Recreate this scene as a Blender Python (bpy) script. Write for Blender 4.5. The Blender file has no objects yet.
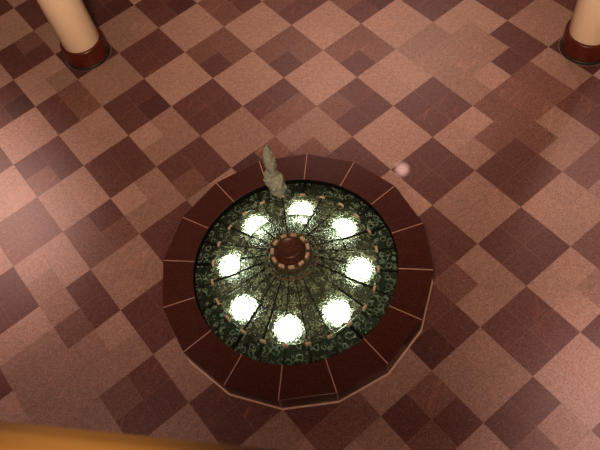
import bpy, bmesh, math, random
from mathutils import Vector, Matrix
C = bpy.context.scene.collection
PI = math.pi
rnd = random.Random(7)

# ------------------------------------------------------------------ camera
cd = bpy.data.cameras.new('camera'); cam = bpy.data.objects.new('camera', cd); C.objects.link(cam)
R3 = Matrix(((0.98758409, -0.02562374, 0.15498739), (0.09986539, 0.86399162, -0.49350317), (-0.12126241, 0.50285376, 0.8558233)))
cam.matrix_world = Matrix.Translation((1.03598903, -2.82069009, 5.91665023)) @ R3.to_4x4()
cd.sensor_fit = 'HORIZONTAL'; cd.sensor_width = 36; cd.lens = 675.8 / 600 * 36
cd.clip_start = 0.05
cd.dof.use_dof = True; cd.dof.focus_distance = 6.2; cd.dof.aperture_fstop = 10
bpy.context.scene.camera = cam

# ------------------------------------------------------------------ world, exposure, lamps of the atrium, added fill lights
w = bpy.data.worlds.new('world'); bpy.context.scene.world = w; w.use_nodes = True
w.node_tree.nodes['Background'].inputs[0].default_value = (1.0, 0.56, 0.44, 1)
w.node_tree.nodes['Background'].inputs[1].default_value = 0.085
vs = bpy.context.scene.view_settings
vs.view_transform = 'Standard'; vs.look = 'None'; vs.gamma = 1; vs.use_curve_mapping = False
vs.exposure = -0.22

def spot(name, loc, target, energy, size_deg, blend, radius, col=(1, .72, .55)):
    l = bpy.data.lights.new(name, 'SPOT'); l.energy = energy; l.spot_size = math.radians(size_deg); l.spot_blend = blend
    l.shadow_soft_size = radius; l.color = col
    o = bpy.data.objects.new(name, l); C.objects.link(o); o.location = loc
    o.rotation_euler = (Vector(target) - Vector(loc)).to_track_quat('-Z', 'Y').to_euler()
    return o
def area(name, loc, size, energy, col=(1, .74, .58)):
    l = bpy.data.lights.new(name, 'AREA'); l.energy = energy; l.size = size; l.color = col; l.shape = 'DISK'
    o = bpy.data.objects.new(name, l); C.objects.link(o); o.location = loc
    return o
area('column_fill', (0.6, -2.9, 7.4), 1.6, 1950, (1, .68, .46)).rotation_euler = (math.radians(102), 0, 0)  # unseen fill added on the camera side to brighten the columns
area('low_fill', (0.8, -3.3, 3.9), 1.0, 115, (1, .66, .50)).rotation_euler = (math.radians(62), 0, 0)  # unseen low fill added for the fountain sides and columns
WARM = (1, .66, .57)
spot('overhead_spot', (-8.2, 5.2, 8.5), (-4.4, 0.6, 0), 6800, 23, 1, .45, WARM)
spot('overhead_spot', (5.2, 1.3, 8.5), (3.6, -1.5, 0), 3400, 28, 1, .4, WARM)
spot('overhead_spot', (1.3, 10.5, 8.5), (1.2, 2.9, 0), 1500, 24, 1, .5, WARM)
spot('overhead_spot', (-1.5, 9.8, 8.5), (-0.5, 2.6, 0), 1100, 24, 1, .5, WARM)
spot('overhead_spot', (5.2, 6.7, 8.5), (3.2, 0.8, 0), 1300, 24, 1, .4, WARM)
spot('overhead_spot', (-3.8, -1.6, 8.5), (-2.4, -1.0, 0), 900, 30, 1, .4, WARM)  # added fill for the lower left of the floor, no known fitting
spot('rail_fill', (0.78, -2.2, 8.0), (0.78, -2.80, 5.38), 1500, 7, 1, .03, (1, .72, .44))  # unseen narrow spot added to put a gold highlight on the rail
spot('glint_spot', (0.9, 7.16, 8.5), (0.98, 1.30, 0), 9000, .6, 1, .02, WARM)  # unseen tiny cone added to draw the glint on the floor beside the rim

# ------------------------------------------------------------------ node helpers
def mat(name):
    m = bpy.data.materials.new(name); m.use_nodes = True
    return m, m.node_tree.nodes, m.node_tree.links, m.node_tree.nodes['Principled BSDF']
def simple(name, col, rough=.5, metal=0, var=.12, scale=30, bump=0, spec=.5):
    m, n, l, p = mat(name)
    p.inputs['Roughness'].default_value = rough; p.inputs['Metallic'].default_value = metal
    p.inputs['Specular IOR Level'].default_value = spec
    t = n.new('ShaderNodeTexCoord'); z = n.new('ShaderNodeTexNoise'); z.inputs['Scale'].default_value = scale; z.inputs['Detail'].default_value = 4
    l.new(t.outputs['Object'], z.inputs['Vector'])
    r = n.new('ShaderNodeMapRange'); r.inputs['To Min'].default_value = 1 - var * 2; r.inputs['To Max'].default_value = 1 + var * 2
    l.new(z.outputs['Fac'], r.inputs['Value'])
    mx = n.new('ShaderNodeMix'); mx.data_type = 'RGBA'; mx.blend_type = 'MULTIPLY'; mx.inputs['Factor'].default_value = 1
    mx.inputs['A'].default_value = (*col, 1); l.new(r.outputs['Result'], mx.inputs['B']); l.new(mx.outputs['Result'], p.inputs['Base Color'])
    if bump:
        b = n.new('ShaderNodeBump'); b.inputs['Strength'].default_value = bump; b.inputs['Distance'].default_value = .01
        l.new(z.outputs['Fac'], b.inputs['Height']); l.new(b.outputs['Normal'], p.inputs['Normal'])
    return m
def granite(name, col, fleck, rough, spec=.5, tiles=False, fl=.5, vein=0.0):
    """speckled stone; with tiles each 0.305 m tile gets its own tone and a hair-line joint"""
    m, n, l, p = mat(name)
    p.inputs['Roughness'].default_value = rough; p.inputs['Specular IOR Level'].default_value = spec
    t = n.new('ShaderNodeTexCoord')
    def noise(scale, det=3, vec=None, rough_=.6):
        z = n.new('ShaderNodeTexNoise'); z.inputs['Scale'].default_value = scale; z.inputs['Detail'].default_value = det
        z.inputs['Roughness'].default_value = rough_
        l.new(vec or t.outputs['Object'], z.inputs['Vector']); return z.outputs['Fac']
    def rng(v, a, b, c, d):
        r = n.new('ShaderNodeMapRange'); r.inputs['From Min'].default_value = a; r.inputs['From Max'].default_value = b
        r.inputs['To Min'].default_value = c; r.inputs['To Max'].default_value = d; l.new(v, r.inputs['Value']); return r.outputs['Result']
    def mix(f, a, b, mode='MIX'):
        x = n.new('ShaderNodeMix'); x.data_type = 'RGBA'; x.blend_type = mode
        if hasattr(f, 'links'): l.new(f, x.inputs['Factor'])
        else: x.inputs['Factor'].default_value = f
        for v, k in ((a, 'A'), (b, 'B')):
            if isinstance(v, tuple): x.inputs[k].default_value = (*v, 1)
            else: l.new(v, x.inputs[k])
        return x.outputs['Result']
    def vmath(op, a, b=None):
        v = n.new('ShaderNodeVectorMath'); v.operation = op; l.new(a, v.inputs[0])
        if b is not None:
            if isinstance(b, tuple): v.inputs[1].default_value = b
            else: l.new(b, v.inputs[1])
        return v.outputs['Vector']
    c = mix(rng(noise(75, 3), .50, .66, 0, fl), col, fleck)
    c = mix(1, c, rng(noise(60, 4), .3, .7, .66, 1.34), 'MULTIPLY')
    c = mix(1, c, rng(noise(20, 3), .3, .7, .84, 1.16), 'MULTIPLY')
    if tiles:
        mp = n.new('ShaderNodeMapping'); mp.inputs['Rotation'].default_value = (0, 0, math.radians(45)); mp.inputs['Scale'].default_value = (1 / .305,) * 3
        l.new(t.outputs['Object'], mp.inputs['Vector'])
        fr = vmath('FRACTION', mp.outputs['Vector']); cell = vmath('FLOOR', mp.outputs['Vector'])
        wn = n.new('ShaderNodeTexWhiteNoise'); wn.noise_dimensions = '2D'; l.new(cell, wn.inputs['Vector'])
        c = mix(1, c, rng(wn.outputs['Value'], 0, 1, .94, 1.06), 'MULTIPLY')
        # rust veins, stretched along a direction that differs from tile to tile
        vr = n.new('ShaderNodeVectorRotate'); vr.rotation_type = 'Z_AXIS'
        l.new(t.outputs['Object'], vr.inputs['Vector']); l.new(rng(wn.outputs['Value'], 0, 1, .3, 2.2), vr.inputs['Angle'])
        st = vmath('MULTIPLY', vr.outputs['Vector'], (3.2, 15, 1)); st = vmath('ADD', st, vmath('MULTIPLY', wn.outputs['Color'], (40, 40, 0)))
        vn = rng(noise(1.0, 5, st), .57, .72, 0, .8)
        gate = rng(wn.outputs['Value'], 0.55, .8, 0, 1)
        mm = n.new('ShaderNodeMath'); mm.operation = 'MULTIPLY'; l.new(vn, mm.inputs[0]); l.new(gate, mm.inputs[1])
        c = mix(mm.outputs[0], c, (fleck[0], fleck[1] * .92, fleck[2] * .85))
        sx = n.new('ShaderNodeSeparateXYZ'); l.new(fr, sx.inputs[0])
        ds = []
        for k in range(2):
            a = n.new('ShaderNodeMath'); a.operation = 'SUBTRACT'; l.new(sx.outputs[k], a.inputs[0]); a.inputs[1].default_value = .5
            b = n.new('ShaderNodeMath'); b.operation = 'ABSOLUTE'; l.new(a.outputs[0], b.inputs[0]); ds.append(b.outputs[0])
        mxm = n.new('ShaderNodeMath'); mxm.operation = 'MAXIMUM'; l.new(ds[0], mxm.inputs[0]); l.new(ds[1], mxm.inputs[1])
        c = mix(rng(mxm.outputs[0], .489, .495, 0, .5), c, (.21, .12, .095))
    l.new(c, p.inputs['Base Color'])
    return m

# ------------------------------------------------------------------ mesh helpers
def obj(name, bm, m, parent=None, smooth=False):
    me = bpy.data.meshes.new(name); bmesh.ops.recalc_face_normals(bm, faces=bm.faces[:]); bm.to_mesh(me); bm.free()
    for k in (m if isinstance(m, list) else [m]): me.materials.append(k)
    if smooth:
        for f in me.polygons: f.use_smooth = True
    o = bpy.data.objects.new(name, me); C.objects.link(o)
    if parent: o.parent = parent
    return o
def thing(name, label, cat, loc=(0, 0, 0), group=None):
    o = bpy.data.objects.new(name, None); C.objects.link(o); o.location = loc
    o['label'] = label; o['category'] = cat; o.empty_display_size = .2
    if group: o['group'] = group
    return o
def prism(bm, top, bot):
    """closed solid between two rings of points of equal count"""
    a = [bm.verts.new(p) for p in top]; b = [bm.verts.new(p) for p in bot]
    bm.faces.new(a); bm.faces.new(b[::-1])
    for i in range(len(a)):
        j = (i + 1) % len(a); bm.faces.new((a[i], b[i], b[j], a[j]))
    return bm
def lathe(bm, prof, n=64, off=(0, 0, 0), closed=False):
    rings = []
    for r, z in prof:
        if r < 1e-6: rings.append([bm.verts.new((off[0], off[1], z + off[2]))])
        else: rings.append([bm.verts.new((off[0] + r * math.cos(2 * PI * k / n), off[1] + r * math.sin(2 * PI * k / n), z + off[2])) for k in range(n)])
    prs = list(zip(rings, rings[1:])) + ([(rings[-1], rings[0])] if closed else [])
    for a, b in prs:
        for k in range(n):
            q = (k + 1) % n
            if len(a) == 1 and len(b) == 1: continue
            if len(a) == 1: bm.faces.new((a[0], b[k], b[q]))
            elif len(b) == 1: bm.faces.new((a[k], b[0], a[q]))
            else: bm.faces.new((a[k], b[k], b[q], a[q]))
    return bm
def box(bm, c, s, rz=0):
    g = bmesh.ops.create_cube(bm, size=1)
    bmesh.ops.transform(bm, matrix=Matrix.Translation(c) @ Matrix.Rotation(rz, 4, 'Z') @ Matrix.Diagonal((*s, 1)), verts=g['verts'])
    return g['verts']
def bevel(o, wd, seg=2):
    b = o.modifiers.new('bevel', 'BEVEL'); b.width = wd; b.segments = seg; b.limit_method = 'ANGLE'; b.angle_limit = math.radians(35)

# ------------------------------------------------------------------ floor: checker of 0.61 m squares, each of four granite tiles
S = .61
FLK = (.42, .22, .15)
TONES = dict(L=((.300, .188, .158), FLK), l=((.228, .138, .115), (.44, .24, .17)), m=((.135, .066, .056), (.36, .16, .10)),
             d=((.090, .037, .034), (.24, .085, .06)), D=((.060, .024, .024), (.16, .06, .045)))
fmats = [granite('floor_granite_' + k, *TONES[k], .38, .16, tiles=True) for k in 'LlmdD']
SPECIAL = {}
# tone of the four tiles of a square: left, top, right, bottom
SQUARES = '2,3:m m m d|1,4:m d d m|3,4:m m m d|4,3:d d m m|4,5:m m m d|5,4:m d d d|5,3:l l l m|4,2:l l l l|3,2:d d d d|2,5:m d d d|3,6:m d D d|5,6:l l l l|6,7:l d d d|6,6:l l L l|7,7:m l l m|7,6:m m m m|7,5:L L m l|8,6:m l l l|6,8:l l l l|7,8:D D D D|0,1:D D D D|8,4:l l l l|9,3:m l l l|9,6:m m m l|10,5:m m m m|10,2:l l l l|11,2:d d l m|10,1:d m d m|9,1:l l l l|6,-2:l L l l|7,-2:m d d d|5,-2:l d d m|5,-3:L L l l|6,-3:l l l l|7,-3:l l l l|7,-1:l l l l|8,-2:l l l l|2,-1:d d d m|3,-2:m m m m|4,0:L l l l|4,-1:m d m m|4,-2:L L L l|5,-1:l l l l|5,0:d d d d|4,1:d d d m|3,1:L l l l|1,0:d m m d|2,1:d d D d|0,2:l l l l|-1,0:d m d d|0,-1:d d D d|-1,1:l l l l|-1,2:D d D D|9,0:d d m m|9,-1:l l l l|1,1:l l l l|2,4:L L L L|3,3:L L L L|4,4:L L L L|3,5:L L L L|5,7:L L L l|9,5:L L L L|9,4:d d d d|8,5:d d d d|10,3:d d d d|6,5:d d d d|1,2:d d d d|3,0:d d d d|8,3:d d d d|7,4:d d d d|6,-1:d d d d|8,-1:d d d d|3,-1:L L L L|2,2:L L L L|0,0:L L l L|10,4:L L l L|11,3:L L L L'
for q in SQUARES.split('|'):
    ij, tn = q.split(':'); i, j = map(int, ij.split(','))
    for (a, b), t in zip(((0, 0), (0, 1), (1, 1), (1, 0)), tn.split()): SPECIAL[i * 2 + a, j * 2 + b] = t
bm = bmesh.new()
def wxy(i, j):
    u = (i - 7.5) * S; v = (j - 1.5) * S
    return ((u + v) / 2 ** .5, (v - u) / 2 ** .5, 0)
vc = {}
def V(i2, j2):
    if (i2, j2) not in vc: vc[i2, j2] = bm.verts.new(wxy(i2 / 2, j2 / 2))
    return vc[i2, j2]
for i2 in range(-20, 50):
    for j2 in range(-32, 38):
        i, j, a, b = i2 // 2, j2 // 2, i2 % 2, j2 % 2
        base = 'L' if (i + j) % 2 == 0 else 'd'
        t = SPECIAL.get((i2, j2))
        if t is None:
            q = random.Random(i2 * 977 + j2 * 131).random(); t = base
            if base == 'L' and q < .06: t = 'l'
            if base == 'd' and q < .05: t = 'm'
            elif base == 'd' and q > .96: t = 'D'
        f = bm.faces.new((V(i2, j2), V(i2 + 1, j2), V(i2 + 1, j2 + 1), V(i2, j2 + 1))); f.material_index = 'LlmdD'.index(t)
fl = obj('floor', bm, fmats); fl['kind'] = 'structure'
fl.data.update()

# ------------------------------------------------------------------ columns
cream = simple('cream_paint', (.80, .64, .46), .45, var=.02, scale=6)
redwood = granite('red_stone', (.060, .009, .005), (.14, .026, .013), .3, .25, fl=.6)
black = simple('black_rubber', (.014, .012, .012), .5, var=.1)
brass = simple('floor_ring_metal', (.16, .10, .085), .4, var=.1)
def column(x, y, label):
    t = thing('column', label, 'column', (x, y, 0), 'round columns around the fountain')
    obj('shaft', lathe(bmesh.new(), [(.0, .23), (.229, .23), (.232, .236), (.232, 8.6), (0, 8.6)], 72), cream, t, True)
    obj('base', lathe(bmesh.new(), [(0, .035), (.268, .035), (.272, .042), (.272, .105), (.269, .111), (.272, .117), (.272, .18), (.269, .186), (.270, .192), (.268, .249), (.262, .256), (.233, .256), (.233, .24), (0, .24)], 72), redwood, t)
    obj('plinth', lathe(bmesh.new(), [(0, 0), (.282, 0), (.282, .03), (.278, .036), (0, .036)], 72), black, t)
    obj('floor_ring', lathe(bmesh.new(), [(.287, 0), (.287, .003), (.293, .003), (.293, 0)], 72, closed=True), brass, t)
column(-2.992, 3.012, 'cream round column with red stone base at the upper left')
column(2.99, 3.012, 'cream round column with red stone base at the upper right')

# ------------------------------------------------------------------ balcony (carries the rail the camera looks over)
pl = simple('balcony_plaster', (.5, .4, .33), .7)
bm = bmesh.new(); box(bm, (.5, -5.0, 4.15), (14, 4.3, .3)); o = obj('floor_balcony', bm, pl); o['kind'] = 'structure'

# ------------------------------------------------------------------ fountain
F = thing('fountain', 'round fountain with dark red granite rim and lit green glass panels', 'fountain')
rim = granite('rim_granite', (.036, .0090, .0068), (.12, .030, .017), .3, .2, fl=.6)
grout = simple('pale_grout', (.33, .18, .135), .6)
trimm = simple('pale_trim', (.56, .37, .29), .35)
dark = simple('basin_dark', (.004, .005, .004), .8, spec=.05)
olive = simple('basin_olive', (.045, .043, .026), .6, var=.5, scale=14)
NO, RO, RI, H = 16, 1.294, .977, .267
def seg(k, r_out, r_in, gap, n=6):
    """plan of one rim stone: straight outer edge, curved inner edge, with joint gaps on both sides"""
    a0, a1 = k * 2 * PI / NO, (k + 1) * 2 * PI / NO
    am = (a0 + a1) / 2; rm = r_out * math.cos(PI / NO); hw = r_out * math.sin(PI / NO) - gap / 2 / math.cos(PI / NO)
    d = Vector((math.cos(am), math.sin(am))); tt = Vector((-d.y, d.x))
    o1, o2 = d * rm - tt * hw, d * rm + tt * hw
    g = gap / 2 / r_in
    inn = [Vector((r_in * math.cos(a), r_in * math.sin(a))) for a in [a1 - g - (a1 - a0 - 2 * g) * q / n for q in range(n + 1)]]
    return [o1, o2] + inn
for k in range(NO):
    p = seg(k, RO, RI, .006)
    o = obj('coping_stone', prism(bmesh.new(), [(*v, H) for v in p], [(*v, H - .035) for v in p]), rim, F); bevel(o, .004)
    q = seg(k, RO - .004, RO - .04, .005, 1)
    o = obj('side_panel', prism(bmesh.new(), [(*v, H - .037) for v in q], [(*v, .016) for v in q]), rim, F); bevel(o, .002, 1)
ang = [2 * PI * k / NO for k in range(NO)]
def polyring(r0, r1, z0, z1, m, name):
    bm = bmesh.new(); rr = []
    for (r, z) in ((r0, z0), (r0, z1), (r1, z1), (r1, z0)):
        rr.append([bm.verts.new((r * math.cos(a), r * math.sin(a), z)) for a in ang])
    for a, b in zip(rr, rr[1:] + rr[:1]):
        for k in range(NO): bm.faces.new((a[k], a[(k + 1) % NO], b[(k + 1) % NO], b[k]))
    return obj(name, bm, m, F)
polyring(1.02, 1.285, .004, H - .0375, grout, 'core')
for k in range(NO):                                                  # pointing in the radial joints
    a = ang[k]; d = Vector((math.cos(a), math.sin(a), 0)); tt = Vector((-d.y, d.x, 0)) * .0045
    bm = bmesh.new()
    for (r0, r1, z0, z1) in ((RI + .001, RO - .003, H - .034, H - .0008), (RO - .04, RO - .005, .016, H - .036)):
        prism(bm, [(*(d * r + tt * s).xy, z1) for r, s in ((r0, -1), (r1, -1), (r1, 1), (r0, 1))], [(*(d * r + tt * s).xy, z0) for r, s in ((r0, -1), (r1, -1), (r1, 1), (r0, 1))])
    obj('joint_pointing', bm, grout, F)
polyring(1.2, 1.303, 0, .011, trimm, 'base_trim')
obj('basin_liner', lathe(bmesh.new(), [(.976, .10), (.976, .258), (1.02, .258), (1.02, .10)], 96, closed=True), dark, F)
obj('basin_floor', lathe(bmesh.new(), [(0, .0), (1.0, .0), (1.0, .11), (.2, .13), (0, .13)], 96), olive, F)

# glass: wedge panels of cast glass in three tiers, 24 to a ring
def glassmat(name, clear, milk, fac, ringfac, scale, speck):
    m, n, l, p = mat(name)
    out = n['Material Output']; n.remove(p)
    t = n.new('ShaderNodeTexCoord')
    nz = n.new('ShaderNodeTexNoise'); nz.inputs['Scale'].default_value = 20; nz.inputs['Detail'].default_value = 3
    l.new(t.outputs['Object'], nz.inputs['Vector'])
    wv = n.new('ShaderNodeVectorMath'); wv.operation = 'SCALE'; wv.inputs['Scale'].default_value = .06
    l.new(nz.outputs['Color'], wv.inputs[0])
    ad = n.new('ShaderNodeVectorMath'); ad.operation = 'ADD'; l.new(t.outputs['Object'], ad.inputs[0]); l.new(wv.outputs[0], ad.inputs[1])
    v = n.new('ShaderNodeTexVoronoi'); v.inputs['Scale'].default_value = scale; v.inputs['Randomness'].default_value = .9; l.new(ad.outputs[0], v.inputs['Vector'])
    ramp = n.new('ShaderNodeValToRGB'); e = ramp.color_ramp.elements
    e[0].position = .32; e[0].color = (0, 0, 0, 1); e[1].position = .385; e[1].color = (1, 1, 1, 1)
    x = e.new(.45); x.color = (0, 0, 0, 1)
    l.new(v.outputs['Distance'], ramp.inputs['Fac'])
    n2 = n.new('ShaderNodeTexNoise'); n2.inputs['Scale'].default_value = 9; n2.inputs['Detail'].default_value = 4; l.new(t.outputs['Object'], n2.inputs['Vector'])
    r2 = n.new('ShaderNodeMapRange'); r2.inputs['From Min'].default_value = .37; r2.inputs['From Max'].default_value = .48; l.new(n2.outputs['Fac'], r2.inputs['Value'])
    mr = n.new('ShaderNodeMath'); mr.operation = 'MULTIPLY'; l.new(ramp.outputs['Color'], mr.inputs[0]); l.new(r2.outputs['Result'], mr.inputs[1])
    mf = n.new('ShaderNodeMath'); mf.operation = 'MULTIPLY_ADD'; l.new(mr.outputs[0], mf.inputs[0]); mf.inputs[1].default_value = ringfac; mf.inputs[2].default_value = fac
    n4 = n.new('ShaderNodeTexNoise'); n4.inputs['Scale'].default_value = 45; n4.inputs['Detail'].default_value = 3; l.new(ad.outputs[0], n4.inputs['Vector'])
    r4 = n.new('ShaderNodeMapRange'); r4.inputs['From Min'].default_value = .5; r4.inputs['From Max'].default_value = .68; r4.inputs['To Max'].default_value = speck; l.new(n4.outputs['Fac'], r4.inputs['Value'])
    m5 = n.new('ShaderNodeMath'); m5.operation = 'ADD'; m5.use_clamp = True; l.new(mf.outputs[0], m5.inputs[0]); l.new(r4.outputs['Result'], m5.inputs[1]); mf = m5
    bp = n.new('ShaderNodeBump'); bp.inputs['Strength'].default_value = 1; bp.inputs['Distance'].default_value = .022
    hb = n.new('ShaderNodeMath'); hb.operation = 'ADD'; l.new(mr.outputs[0], hb.inputs[0])
    n3 = n.new('ShaderNodeTexNoise'); n3.inputs['Scale'].default_value = 42; n3.inputs['Detail'].default_value = 2; l.new(t.outputs['Object'], n3.inputs['Vector'])
    l.new(n3.outputs['Fac'], hb.inputs[1]); l.new(hb.outputs[0], bp.inputs['Height'])
    g = n.new('ShaderNodeBsdfGlass'); g.inputs['Color'].default_value = (*clear, 1); g.inputs['Roughness'].default_value = .09; g.inputs['IOR'].default_value = 1.4
    l.new(bp.outputs['Normal'], g.inputs['Normal'])
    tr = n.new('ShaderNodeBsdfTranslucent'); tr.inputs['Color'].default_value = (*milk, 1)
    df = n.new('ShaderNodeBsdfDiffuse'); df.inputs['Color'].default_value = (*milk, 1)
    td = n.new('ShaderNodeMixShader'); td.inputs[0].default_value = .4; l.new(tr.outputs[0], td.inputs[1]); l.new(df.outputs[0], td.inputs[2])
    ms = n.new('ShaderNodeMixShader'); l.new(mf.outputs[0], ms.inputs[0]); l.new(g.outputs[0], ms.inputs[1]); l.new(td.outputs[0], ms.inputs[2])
    l.new(ms.outputs[0], out.inputs['Surface'])
    return m
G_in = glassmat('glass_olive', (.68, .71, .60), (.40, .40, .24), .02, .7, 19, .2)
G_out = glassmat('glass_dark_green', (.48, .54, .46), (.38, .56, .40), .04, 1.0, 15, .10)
def wedge(k, r0, z0, r1, z1, g0, g1, th, m, name='glass_panel', nseg=4):
    a0, a1 = (k) * PI / 12, (k + 1) * PI / 12
    def ring(zo):
        P = []
        for r, z, rev in ((r0, z0, 0), (r1, z1, 1)):
            A = [a0 + g0 / r + (a1 - a0 - (g0 + g1) / r) * q / nseg for q in range(nseg + 1)]
            for a in (A[::-1] if rev else A): P.append((r * math.cos(a), r * math.sin(a), z + zo))
        return P
    o = obj(name, prism(bmesh.new(), ring(0), ring(-th)), m, F)
    return o
JO = [rnd.choice((.005, .008, .012, .015)) for _ in range(24)]
JM = [.0012 if k % 3 == 0 else rnd.choice((.004, .006, .009)) for k in range(24)]
JU = [rnd.choice((.002, .004, .006)) for k in range(24)]
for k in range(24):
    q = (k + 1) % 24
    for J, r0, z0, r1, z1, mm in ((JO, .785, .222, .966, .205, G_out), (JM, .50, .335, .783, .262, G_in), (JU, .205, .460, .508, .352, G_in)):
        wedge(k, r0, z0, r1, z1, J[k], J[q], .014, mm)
clipm = simple('copper_clip', (.46, .34, .23), .45, var=.15)
tan = simple('tan_stone', (.40, .30, .20), .55, var=.2)
bronze = granite('bronze_stone', (.045, .016, .010), (.11, .04, .022), .35, .3)
for k in range(24):
    a = k * PI / 12
    bm = bmesh.new(); box(bm, (.792 * math.cos(a), .792 * math.sin(a), .245), (.022, .052, .05), a)
    o = obj('clip', bm, clipm, F); bevel(o, .003, 1)
# support ring under the joint of the tiers (dark), lamps, centre
for r, z0, z1 in ((.775, .232, .244), (.505, .306, .318), (.975, .11, .189)):
    obj('support_ring', lathe(bmesh.new(), [(r - .006, z0), (r - .006, z1), (r, z1), (r, z0)], 96, closed=True), dark, F)
def bar(k, pts, hw, name='gap_strip'):  # black strips added so the gaps between panels show dark
    a = k * PI / 12; d = Vector((math.cos(a), math.sin(a))); tt = Vector((-d.y, d.x)) * hw
    P = lambda r, z, s: (*(d * r + tt * s), z)
    (r0, z0), (r1, z1) = pts
    obj(name, prism(bmesh.new(), [P(r0, z0, -1), P(r1, z1, -1), P(r1, z1, 1), P(r0, z0, 1)], [P(r0, z0 - .02, -1), P(r1, z1 - .02, -1), P(r1, z1 - .02, 1), P(r0, z0 - .02, 1)]), dark, F)
for k in range(24):
    bar(k, ((.787, .226), (.966, .209)), JO[k] - .0005)
    bar(k, ((.512, .336), (.785, .265)), JM[k] - .0002)
    bar(k, ((.215, .459), (.510, .3555)), JU[k] - .0002)
lens, n, l, p = mat('lamp_lens')
em = n.new('ShaderNodeEmission'); em.inputs[0].default_value = (.88, 1, .96, 1); em.inputs[1].default_value = 22
l.new(em.outputs[0], n['Material Output'].inputs['Surface'])
steel = simple('lamp_steel', (.35, .36, .34), .35, .8)
for k in range(8):
    a = k * PI / 4; x, y = .615 * math.cos(a), .615 * math.sin(a)
    o = obj('lamp', lathe(bmesh.new(), [(0, .12), (.11, .12), (.122, .19), (.113, .193), (0, .19)], 32, (x, y, 0)), steel, F)
    obj('lens', lathe(bmesh.new(), [(.112, .191), (.098, .208), (.06, .220), (0, .225)], 32, (x, y, 0)), lens, o, True)
obj('centre_collar', lathe(bmesh.new(), [(.20, .11), (.20, .455), (.198, .48), (.19, .52), (.185, .53), (0, .53)], 64), granite('collar_stone', (.030, .026, .013), (.15, .12, .06), .6, .2, fl=1), F)
obj('centre_ring', lathe(bmesh.new(), [(.234, .447), (.234, .457), (.247, .457), (.250, .445)], 64, closed=True), granite('dull_tan', (.07, .05, .028), (.18, .13, .08), .6, .2, fl=1), F)
nz = obj('nozzle_drum', lathe(bmesh.new(), [(.14, .53), (.135, .57), (.122, .578), (.118, .60), (.112, .613), (.10, .622), (.092, .618), (.085, .612), (0, .612)], 48), bronze, F, True)
for k in range(6):
    a = k * PI / 3 + .4
    obj('nozzle', lathe(bmesh.new(), [(.009, .611), (.009, .617), (.005, .618), (0, .614)], 12, (.06 * math.cos(a), .06 * math.sin(a), 0)), redwood, nz)
for k in range(11):
    a = math.radians(-112 + k * 360 / 11)
    bm = bmesh.new(); box(bm, (.165 * math.cos(a), .165 * math.sin(a), .545), (.03, .055, .032), a)
    o = obj('stone_block', bm, tan, F); bevel(o, .005, 1)

# ------------------------------------------------------------------ burst of water above the nozzle
wm, n, l, p = mat('frothy_water')
p.inputs['Base Color'].default_value = (.30, .34, .27, 1); p.inputs['Roughness'].default_value = .08; p.inputs['IOR'].default_value = 1.33
p.inputs['Transmission Weight'].default_value = .5
bm = bmesh.new()
blobs = [(1.568, .045, .056), (1.605, .045, .064), (1.645, .035, .066), (1.67, .045, .06), (1.67, .0, .045), (1.715, .06, .045), (1.725, .01, .05), (1.765, .005, .043), (1.79, .04, .035),
         (1.83, .036, .036), (1.87, .04, .04), (1.91, .036, .042), (1.95, .034, .04), (1.985, .03, .034), (2.02, .032, .031), (2.05, .037, .031), (2.085, .040, .025), (2.115, .044, .016), (2.135, .046, .009)]
rx = random.Random(3)
for z, dx, r in blobs:
    g = bmesh.ops.create_icosphere(bm, subdivisions=2, radius=r)
    bmesh.ops.translate(bm, vec=(dx * .99, dx * .1 + rx.uniform(-.012, .012), z - 1.54), verts=g['verts'])
    for _ in range(3):
        th, ph = rx.uniform(0, 2 * PI), rx.uniform(-1, 1)
        g = bmesh.ops.create_icosphere(bm, subdivisions=1, radius=r * .35)
        bmesh.ops.translate(bm, vec=(dx + r * .85 * math.cos(th), dx * .1 + r * .85 * math.sin(th), z - 1.54 + r * .7 * ph), verts=g['verts'])
wb = obj('water_burst', bm, wm, None, True)
wb.location = (0, 0, 1.54)
rm = wb.modifiers.new('remesh', 'REMESH'); rm.mode = 'VOXEL'; rm.voxel_size = .006; rm.use_smooth_shade = True
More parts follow.
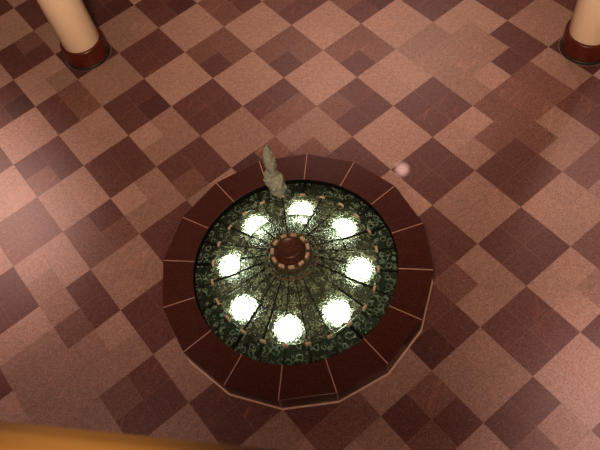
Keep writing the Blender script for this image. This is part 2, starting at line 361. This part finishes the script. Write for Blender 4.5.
tx = bpy.data.textures.new('froth', 'CLOUDS'); tx.noise_scale = .016
dm = wb.modifiers.new('displace', 'DISPLACE'); dm.texture = tx; dm.strength = .02
wb['label'] = 'pale burst of water thrown up in mid-air above the fountain'; wb['category'] = 'water'

# ------------------------------------------------------------------ wooden hand rail in the near corner
wood, n, l, p = mat('varnished_wood')
p.inputs['Roughness'].default_value = .3
t = n.new('ShaderNodeTexCoord'); mp = n.new('ShaderNodeMapping'); mp.inputs['Scale'].default_value = (2, 30, 30); l.new(t.outputs['Object'], mp.inputs['Vector'])
z = n.new('ShaderNodeTexNoise'); z.inputs['Scale'].default_value = 2; z.inputs['Detail'].default_value = 5; l.new(mp.outputs[0], z.inputs['Vector'])
cr = n.new('ShaderNodeValToRGB'); cr.color_ramp.elements[0].color = (.06, .026, .006, 1); cr.color_ramp.elements[1].color = (.13, .065, .016, 1)
l.new(z.outputs['Fac'], cr.inputs['Fac']); l.new(cr.outputs['Color'], p.inputs['Base Color'])
HR = thing('handrail', 'varnished golden brown wooden handrail in the near lower left corner', 'handrail', (.5, -2.7, 4.3))
HR.rotation_euler = (0, 0, math.radians(-1.27))
bm = bmesh.new()
prof = [(.0, .03), (.0, -.005), (-.012, -.022), (-.03, -.03), (-.08, -.03), (-.098, -.022), (-.11, -.005), (-.11, .03), (-.098, .05), (-.08, .058), (-.03, .058), (-.012, .05)]
L0, L1 = -4, 4
va = [bm.verts.new((L0, y, 1.03 + zz)) for y, zz in prof]; vb = [bm.verts.new((L1, y, 1.03 + zz)) for y, zz in prof]
bm.faces.new(va); bm.faces.new(vb[::-1])
for i in range(len(prof)):
    j = (i + 1) % len(prof); bm.faces.new((va[i], vb[i], vb[j], va[j]))
o = obj('rail', bm, wood, HR); bevel(o, .004, 2)
for x in (-3.5, -1.75, 0, 1.75, 3.5):
    obj('post', lathe(bmesh.new(), [(0, 0), (.04, 0), (.04, .008), (.02, .012), (.02, 1.002), (0, 1.002)], 24, (x, -.165, 0)), steel, HR, False)
